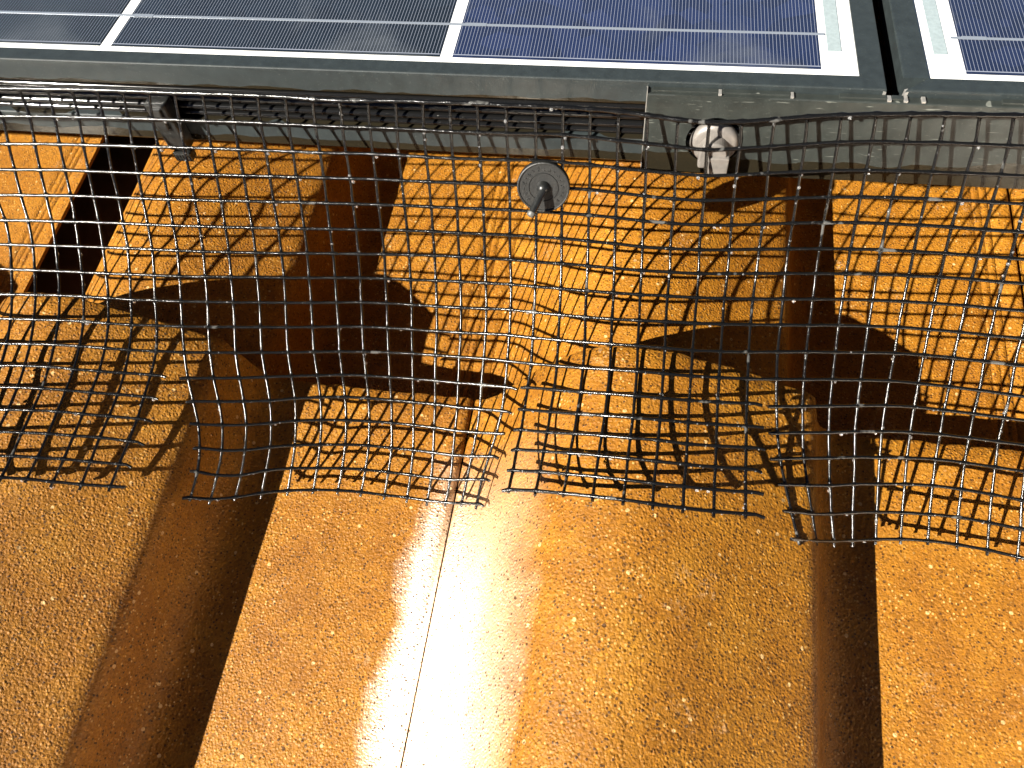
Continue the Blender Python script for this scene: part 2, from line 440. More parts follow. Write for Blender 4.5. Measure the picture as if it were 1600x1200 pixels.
def tile_geometry(seed, y0, y1, ny=70, ragged=1.0, PROFILE=PROFILE, pan_th=32):
    rnd = random.Random(seed)
    mb = MB()
    # densify the profile
    prof = []
    for (a, b) in zip(PROFILE[:-1], PROFILE[1:]):
        k = max(1, int((b[0]-a[0]) / 4.0))
        for i in range(k):
            t = i / k
            prof.append((a[0]+(b[0]-a[0])*t, a[1]+(b[1]-a[1])*t))
    prof.append(PROFILE[-1])
    nx = len(prof)
    vs = []
    for j in range(ny):
        t = j/(ny-1)
        y = y1 - (y1-y0)*(1-t)**1.0
        if j == ny-2: y = y1 - 1.2
        for i, (x, z) in enumerate(prof):
            w = noise.noise(Vector((x*0.013+seed, y*0.013, seed*1.3)))*0.9 + noise.noise(Vector((x*0.05, y*0.05, seed)))*0.25
            yy = y
            zz = z + w*0.6
            if j >= ny-2:
                e = noise.noise(Vector((x*0.35, seed*7.1, 0.0)))*1.1*ragged + noise.noise(Vector((x*0.09, seed*3.1, 0.0)))*0.9*ragged
                yy = y + e
                zz += noise.noise(Vector((x*0.5, 3.3, seed)))*0.5*ragged - (0.9 if j == ny-1 else 0.0)
            vs.append((x, yy, zz))
    fs = [(j*nx+i, j*nx+i+1, (j+1)*nx+i+1, (j+1)*nx+i) for j in range(ny-1) for i in range(nx-1)]
    mb.add(vs, fs, True)
    # underside, thick at the butt
    def under(j, y, th):
        out = []
        for i, (x, z) in enumerate(prof):
            xa, za = prof[max(i-1, 0)]; xb, zb = prof[min(i+1, nx-1)]
            d = Vector((xb-xa, zb-za)).normalized()
            t2 = 11.0 if z > 6 else th
            out.append((x + (d.y*t2*0.9 if 4 < i < nx-6 and z > 6 else 0), y, min(z - t2*(d.x if z > 6 else 1.0), z-min(6, th))))
        return out
    ua = under(0, y0, min(12, pan_th)); ub = under(1, y1-1.5, pan_th)
    fa = vs[:nx]; fb = vs[-nx:]
    mb.add(ua + ub, [(i, nx+i, nx+i+1, i+1) for i in range(nx-1)], True)
    mb.add(list(fb) + ub, [(i, i+1, nx+i+1, nx+i) for i in range(nx-1)])
    mb.add(list(fa) + ua, [(i, nx+i, nx+i+1, i+1) for i in range(nx-1)])
    mb.add([fa[0], fb[0], ub[0], ua[0]], [(0, 1, 2, 3)])
    mb.add([fa[-1], fb[-1], ub[-1], ua[-1]], [(0, 3, 2, 1)])
    return mb

def put_tile(seed, x0, course, dz=0.0, mat=None, name="roof_tile", tilt=0.0, xs=0.0, pan_th=32, wide=0.0):
    y1 = BUTT + course*EXPO
    mb = tile_geometry(seed, y1-EXPO-45.0, y1, PROFILE=PROFILE if course == 0 else (([(x + wide*max(0.0, min(1.0, (x-200)/70.0)), z) for x, z in PROFILE_FAR]) if pan_th > 5 else PROFILE_FAR[:-3]), pan_th=pan_th)
    bz = -DROP*course + dz
    off = Vector((x0 + xs, 0, bz))
    mb.v = [(Vector(v) + off + Vector((0, 0, tilt*(v[0]/PITCH)))) for v in mb.v]
    o = mb.build(name, mat or M_TILE, base=(x0 + xs, y1 - EXPO, bz))
    return o

GRP = "barrel roof tiles laid in courses"
lab = {
 (0, -1): "ochre barrel tile at lower left, in front of the butt edge, its barrel cut off by the frame",
 (0, 0): "ochre barrel tile in the lower middle with its big rounded barrel right of the bright joint",
 (0, 1): "ochre barrel tile at lower right beyond the straight shadowed valley",
 (1, -1): "ochre tile behind the mesh at left, between the two slanting dark shadow bands",
 (1, 0): "ochre tile behind the mesh in the middle, under the round black fastener",
 (1, 1): "ochre tile behind the mesh at far right under the coupling bracket",
 (1, -2): "ochre tile behind the mesh at far left, with an open dark gap along its right edge",
}
k = 0
far_tile_right = None
for (c, i), L in lab.items():
    k += 1
    xs = -5.0 if c == 1 else 0.0
    dz = 0.0
    tilt = 0.0
    if (c, i) == (1, 1): xs = 10.0
    if (c, i) == (0, -1): dz, tilt = 10.0, -10.0
    if (c, i) == (1, -2): dz, xs = 0.0, -45.0
    if (c, i) == (1, -1): xs = -1.0
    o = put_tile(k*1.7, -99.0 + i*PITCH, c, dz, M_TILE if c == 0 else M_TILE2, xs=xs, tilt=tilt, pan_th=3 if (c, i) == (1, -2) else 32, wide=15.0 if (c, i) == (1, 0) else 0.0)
    tag(o, L, "roof tile", GRP)
    if (c, i) == (1, 1): far_tile_right = o
# the rest of the roof, outside the picture
rest = MB()
for c in range(-3, 5):
    for i in range(-6, 6):
        if (c, i) in lab: continue
        y1 = BUTT + c*EXPO
        pts = PROFILE[::2]
        n_ = len(pts)
        x0 = -99.0 + i*PITCH + (-5 if c == 1 else 0)
        zb = -DROP*c
        vs = [(x0+x, y1-EXPO-40, z+zb) for x, z in pts] + [(x0+x, y1, z+zb) for x, z in pts] + [(x0+x, y1, z+zb-(11 if z > 6 else 30)) for x, z in pts]
        fs = [(a, a+1, n_+a+1, n_+a) for a in range(n_-1)] + [(n_+a, n_+a+1, 2*n_+a+1, 2*n_+a) for a in range(n_-1)]
        rest.add(vs, fs, True)
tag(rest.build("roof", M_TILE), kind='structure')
dk = MB()
vsd = []
x0, x1 = -2000, 1800
ya, yb_ = BUTT-4*EXPO, BUTT+4*EXPO
za, zb_ = DROP*3.5 - 62 + 20, -DROP*4 - 62
dk.add([(x0, ya, za), (x1, ya, za), (x1, yb_, zb_), (x0, yb_, zb_), (x0, ya, za-20), (x1, ya, za-20), (x1, yb_, zb_-20), (x0, yb_, zb_-20)],
       [(0, 1, 2, 3), (7, 6, 5, 4), (0, 4, 5, 1), (1, 5, 6, 2), (2, 6, 7, 3), (3, 7, 4, 0)])
tag(dk.build("roof_deck", M_DECK), kind='structure')
# ---------------------------------------------------------------- solar panels (panel frame, mm)
FR = 8.0; Y0 = -12.5; YI = -4.5; HT = 43.0
CG = 5.94; CW = 156.0
face = [(-4.5, 0.0), (-11.9, 0.0), (-12.3, -0.15), (-12.5, -0.6), (-12.5, -11.2), (-12.2, -11.8), (-9.3, -12.6), (-9.0, -13.4), (-9.0, -29.2), (-9.3, -29.8),
        (-12.2, -30.3), (-12.5, -30.9), (-12.5, -42.6), (-12.2, -43.2), (11.0, -43.3), (11.0, -41.5), (-3.0, -41.5), (-3.0, -5.0), (-3.0, -3.4), (-4.5, -3.4)]
def frame_bar(length_from, length_to, mitre0, mitre1):
    mb = MB()
    fx0 = (lambda p: length_from + (max(p[0], -12.5) + 12.5)*mitre0 + 0.12)
    fx1 = (lambda p: length_to - (max(p[0], -12.5) + 12.5)*mitre1 - 0.12)
    mb.extrude_x(face, 0, 0, True, False, fx0, fx1)
    return mb

def make_panel(xl, xr, first_cell_x, ncols, label, ribbon, cell_tint):
    root = empty("solar_panel", ((xl+xr)/2, Y0, -HT), PANEL)
    tag(root, label, "solar panel")
    yt = 6*(CW+CG) + 12.5
    fr = frame_bar(xl, xr, 1.25, 1.25)
    fro = fr.build("frame", M_FRAME, parent=root, base=(0, 0, 0))
    # far bar and side bars, same section
    side = MB()
    L = yt + 12.5
    for sgn in (0, 1):
        b2 = frame_bar(0, L, 1.0, 1.0)
        for v, in zip(b2.v): pass
        if sgn == 0:   # left side: face looks to -x
            T = lambda v: (xl + (v[1]+12.5)*1.25 if v[1] < -4 else xl + 10 + (v[1]+4.5), Y0 + (L - v[0]), v[2])
        else:
            T = lambda v: (xr - (v[1]+12.5)*1.25 if v[1] < -4 else xr - 10 - (v[1]+4.5), Y0 + v[0], v[2])
        # plain section on the sides (no groove is seen there)
        b3 = MB()
        f2 = [(-4.5, 0.0), (-11.9, 0.0), (-12.3, -0.15), (-12.5, -0.6), (-12.5, -43.2), (8, -43.3), (8, -40.5), (-3.5, -40.5), (-3.5, -3.4), (-4.5, -3.4)]
        b3.extrude_x(f2, 0, 0, True, False, lambda p: (max(p[0], -12.5)+12.5)*1.0 + 0.12 if p[0] < -3 else 8, lambda p: L - 8)
        side.add([T(v) for v in b3.v], b3.f)
    back = MB(); back.box(xl+8, xr-8, yt-8, yt, -HT, 0)
    side.add(back.v, back.f)
    side.build("side_frame", M_FRAME, parent=root, base=(0, 0, 0))
    ribs = [(-9.7, -15.2, 1.5), (-10.3, -19.3, 1.9), (-10.3, -24.0, 1.7), (-10.0, -27.9, 1.4)]
    for (ry, rz, rr) in ribs:
        rb = MB(); pr = [(ry + rr*math.cos(a*math.pi/6), rz + rr*math.sin(a*math.pi/6)) for a in range(12)]
        rb.extrude_x(pr, xl+3, xr-3, True, True)
        rb.build("groove_rib", M_RIB, parent=fro, base=(0, 0, 0))
    sh = MB(); sh.box(xl+9.7, xr-9.7, YI-0.3, yt-8, -3.0, -0.8)
    sheet = sh.build("backsheet", M_SHEET, parent=root, base=(0, 0, 0))
    cm = MB(); cm.box(0, CW, 0, CW, -0.7, -0.45)
    cell0 = None
    for j in range(6):
        for i in range(ncols):
            cx = first_cell_x + i*(CW+CG); cy = j*(CW+CG)
            if cell0 is None:
                cell0 = cm.build("solar_cell", M_CELL, parent=root, base=(0, 0, 0)); c = cell0
                subs = []
                for by in (24.0, 78.0, 132.0):
                    bb = MB(); bb.box(-CG*0.5, CW+CG*0.5, by-0.75, by+0.75, -0.42, -0.30)
                    bb.box(1.5, 11.5, by-1.15, by+1.15, -0.29, -0.22)
                    subs.append(bb.build("busbar", M_BUS, parent=c, base=(0, 0, 0)))
                o = c
            else:
                o = cell0.copy(); scene.collection.objects.link(o); o.parent = root
                for sb in subs:
                    b_ = sb.copy(); scene.collection.objects.link(b_); b_.parent = o
            pb = Vector(root['_b'])
            o.location = (Vector((cx, cy, 0)) - pb) * MM
            o.color = cell_tint(i)  # the cells differ in tone, left ones darker and greener
    if ribbon:
        rb = MB(); rb.box(ribbon[0], ribbon[1], 12.5, 6*(CW+CG)-20, -0.62, -0.5)
        rb.build("string_ribbon", M_RIBBON, parent=root, base=(0, 0, 0))
    # bare aluminium at the cut corners
    for cx, s in ((xl, 1), (xr, -1)):
        cb = MB(); cb.add([(cx+s*0.1, Y0-0.25, -1.2), (cx+s*1.3, Y0-0.25, -0.8), (cx+s*1.0, Y0-0.25, -9.5), (cx-s*0.2, Y0-0.25, -9.8),
                           (cx+s*0.1, Y0+2, -1.2), (cx+s*1.3, Y0+2, -0.8), (cx+s*1.0, Y0+2, -9.5), (cx-s*0.2, Y0+2, -9.8)],
                          [(0,1,2,3),(4,7,6,5),(0,4,5,1),(1,5,6,2),(2,6,7,3),(3,7,4,0)])
        cb.build("bare_corner", M_ALU, parent=root, base=(0, 0, 0))
    return root
make_panel(CW - 10*(CW+CG) + CG - 25.0, 181.0, CW - 10*(CW+CG) + CG, 10,
           "black framed solar panel filling the top left and centre, blue cells on white", (159.6, 165.2),
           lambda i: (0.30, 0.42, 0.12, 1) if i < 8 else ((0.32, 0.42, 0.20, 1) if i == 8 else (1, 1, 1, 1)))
make_panel(188.0, 188.0 + 25 + 10*(CW+CG) - CG + 25, 213.0, 10,
           "black framed solar panel at the top right corner beyond the dark gap", (202.0, 207.6),
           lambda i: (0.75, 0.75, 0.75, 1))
# rear support rails keep the array off the tiles
for xx in (-420.0, 560.0):
    t = empty("mounting_rail", (xx, 300, -42), PANEL)
    tag(t, "grey metal rail under the %s solar panel" % ("left" if xx < 0 else "right"), "rail", "rails under the solar panels")
    r_ = MB(); r_.box(xx-18, xx+18, 120, 930, -82, -42.3, 2); r_.build("rail", M_ALU, parent=t, base=(xx, 300, -60))
    for yy in (200.0, 800.0):
        f_ = MB(); f_.box(xx-20, xx+20, yy-25, yy+25, -175, -82.2, 2); f_.build("foot", M_ALU, parent=t, base=(xx, yy, -100))

# ---------------------------------------------------------------- coupling bracket with its cam bolt
BX0, BX1 = 86.0, 560.0
BF = -16.6
bc = (116.4, -26.2)    # hole centre x,z
br = empty("coupling_bracket", ((BX0+BX1)/2, BF, -42), PANEL)
tag(br, "scratched black metal coupling bracket clamped over both panel frames at right", "bracket")
pl = MB()
HR = 12.2
zt, zb2 = -3.3, -44.8
S = 48
circ = [(bc[0] + HR*math.cos(2*math.pi*k/S), bc[1] + HR*math.sin(2*math.pi*k/S)) for k in range(S)]
xa, xb = bc[0]-19.0, bc[0]+19.0
def sq(k):
    a = 2*math.pi*k/S; c, s = math.cos(a), math.sin(a)
    t = min(19.0/abs(c) if abs(c) > 1e-6 else 1e9, ((zt-bc[1]) if s > 0 else (bc[1]-zb2))/abs(s) if abs(s) > 1e-6 else 1e9)
    return (bc[0]+c*t, bc[1]+s*t)
outr = [sq(k) for k in range(S)]
# corner points inserted as fan triangles
for yy in (BF,):
    vs = [(x, yy, z) for x, z in circ] + [(x, yy, z) for x, z in outr]
    pl.add(vs, [(k, (k+1) % S, S+(k+1) % S, S+k) for k in range(S)])
    for cx, cz in ((xa, zt), (xb, zt), (xa, zb2), (xb, zb2)):
        ks = sorted(range(S), key=lambda k: (outr[k][0]-cx)**2 + (outr[k][1]-cz)**2)
        k0 = [k for k in ks if abs(outr[k][0]-cx) < 1e-6][:1]; k1 = [k for k in ks if abs(outr[k][1]-cz) < 1e-6][:1]
        if k0 and k1 and k0 != k1:
            pl.add([(outr[k0[0]][0], yy, outr[k0[0]][1]), (cx, yy, cz), (outr[k1[0]][0], yy, outr[k1[0]][1])], [(0, 1, 2)])
pl.add([(x, BF, z) for x, z in circ] + [(x, BF+3.2, z) for x, z in circ], [(k, (k+1) % S, S+(k+1) % S, S+k) for k in range(S)], True)
sec = [(BF, zb2), (BF, zt-0.5), (BF+0.15, zt-0.15), (BF+0.5, zt), (Y0-0.25, zt), (Y0-0.25, zb2)]
pl.extrude_x(sec, BX0, xa)
pl.extrude_x(sec, xb, BX1)
sec2 = [(BF, zt), (BF+0.5, zt+0.01), (Y0-0.25, zt), (Y0-0.25, zt-1.2), (BF, zt-1.2)]
pl.add([(xa, BF, zt), (xb, BF, zt), (xb, Y0-0.25, zt), (xa, Y0-0.25, zt)], [(0, 1, 2, 3)])
pl.add([(xa, BF, zb2), (xb, BF, zb2), (xb, Y0-0.25, zb2), (xa, Y0-0.25, zb2)], [(0, 3, 2, 1)])
pl.build("plate", M_BRACKET, parent=br, base=(0, 0, 0))
for xx in (86.15,):
    e_ = MB(); e_.box(BX0-0.35, BX0-0.02, BF+0.1, Y0-0.4, zb2+0.3, zt+1.2); e_.build("cut_edge", M_ALU, parent=br, base=(0, 0, 0))
for xx, w in ((114.9, 1.4), (143.8, 1.3), (181.5, 1.6), (187.8, 1.6), (194.6, 1.6), (262.0, 1.4), (300.0, 1.4)):
    lg = MB(); lg.box(xx, xx+w, BF+0.25, Y0-0.5, zt+0.02, zt+0.95, 0.2); lg.build("lug", M_ALU, parent=br, base=(0, 0, 0))  # bright metal colour stands in for the sunlit notch sides
for xa_, xb_ in ((88.0, 114.8), (116.5, 143.7), (163.0, 181.4), (183.3, 187.7), (225.0, 261.0)):
    lg = MB(); lg.box(xa_, xb_, BF+1.3, Y0-0.5, zt+0.02, zt+1.1, 0.15); lg.build("ledge_strip", M_BRACKET, parent=br, base=(0, 0, 0))

bt = empty("cam_bolt", (bc[0], BF, bc[1]), PANEL)
tag(bt, "silver metal cam bolt head set in the hole of the black bracket", "bolt")
fl = MB()
fl.lathe([(9.2, 2.2), (10.2, 3.0), (10.4, 4.4), (10.2, 5.8), (9.4, 6.8), (8.2, 7.3), (4, 7.5), (0.5, 7.5)], (bc[0], -12.7, bc[1]), (0, -1, 0))
fl.build("flange", M_STEEL, parent=bt, base=(bc[0], -14, bc[1]))
hb = MB()
# domed hub with two flats
pr = []
for a in range(0, 181, 12):
    pr.append((6.0*math.cos(math.radians(a)), 5.2*math.sin(math.radians(a)) + 0.5))
pr += [(-6.0, -4.0), (6.0, -4.0)]
ys = [(-19.9, 1.0), (-25.2, 1.0), (-26.2, 0.9)]
vsn = []
for yy, sc_ in ys:
    for x, z in pr: vsn.append((bc[0]-0.3 + x*sc_*0.98, yy, bc[1] + z*sc_))
m_ = len(pr)
hb.add(vsn, [(j*m_+k, j*m_+(k+1) % m_, (j+1)*m_+(k+1) % m_, (j+1)*m_+k) for j in range(2) for k in range(m_)], False)
hb.add(vsn[-m_:], [tuple(range(m_))])
hb.build("hub", M_STEEL, parent=bt, base=(bc[0], -20, bc[1]))
bl = MB(); bl.box(bc[0]-1.6, bc[0]+6.6, -27.4, -19.9, bc[1]-9.4, bc[1]-0.6, 0.6); bl.build("drive_block", M_STEEL, parent=bt, base=(bc[0], -20, bc[1]-5))
bl = MB(); bl.box(bc[0]-6.2, bc[0]-2.4, -24.6, -19.9, bc[1]-8.8, bc[1]-1.4, 1.2); bl.build("side_lug", M_STEEL, parent=bt, base=(bc[0], -20, bc[1]-5))

# ---------------------------------------------------------------- hanging clip at left
cl = empty("cable_clip", (-139, -14, -47), PANEL)
tag(cl, "small black plastic clip hooked over the panel frame left of centre", "clip")
cb = MB(); cb.box(-145.0, -134.6, -20.6, -13.0, -43.2, -16.5, 0.9)
cb.v = [(v[0] + (-16.5 - v[2])*0.07, v[1], v[2]) for v in cb.v]
cb.build("clip_body", M_PLAST, parent=cl, base=(-139, -16, -30))
cb = MB(); cb.box(-143.0, -134.2, -22.8, -17.0, -48.2, -43.0, 0.9)
for q in range(5): cb.box(-141.6+q*1.5, -141.0+q*1.5, -23.1, -22.5, -47.4, -43.8)
cb.v = [(v[0] + (-16.5 - v[2])*0.07, v[1], v[2]) for v in cb.v]
cb.build("finger_tab", M_PLAST, parent=cl, base=(-139, -20, -47))
cb = MB(); cb.box(-142.4, -137.2, -22.2, -20.4, -30.0, -18.5, 0.5)
cb.build("latch", M_PLAST, parent=cl, base=(-139, -20, -20))

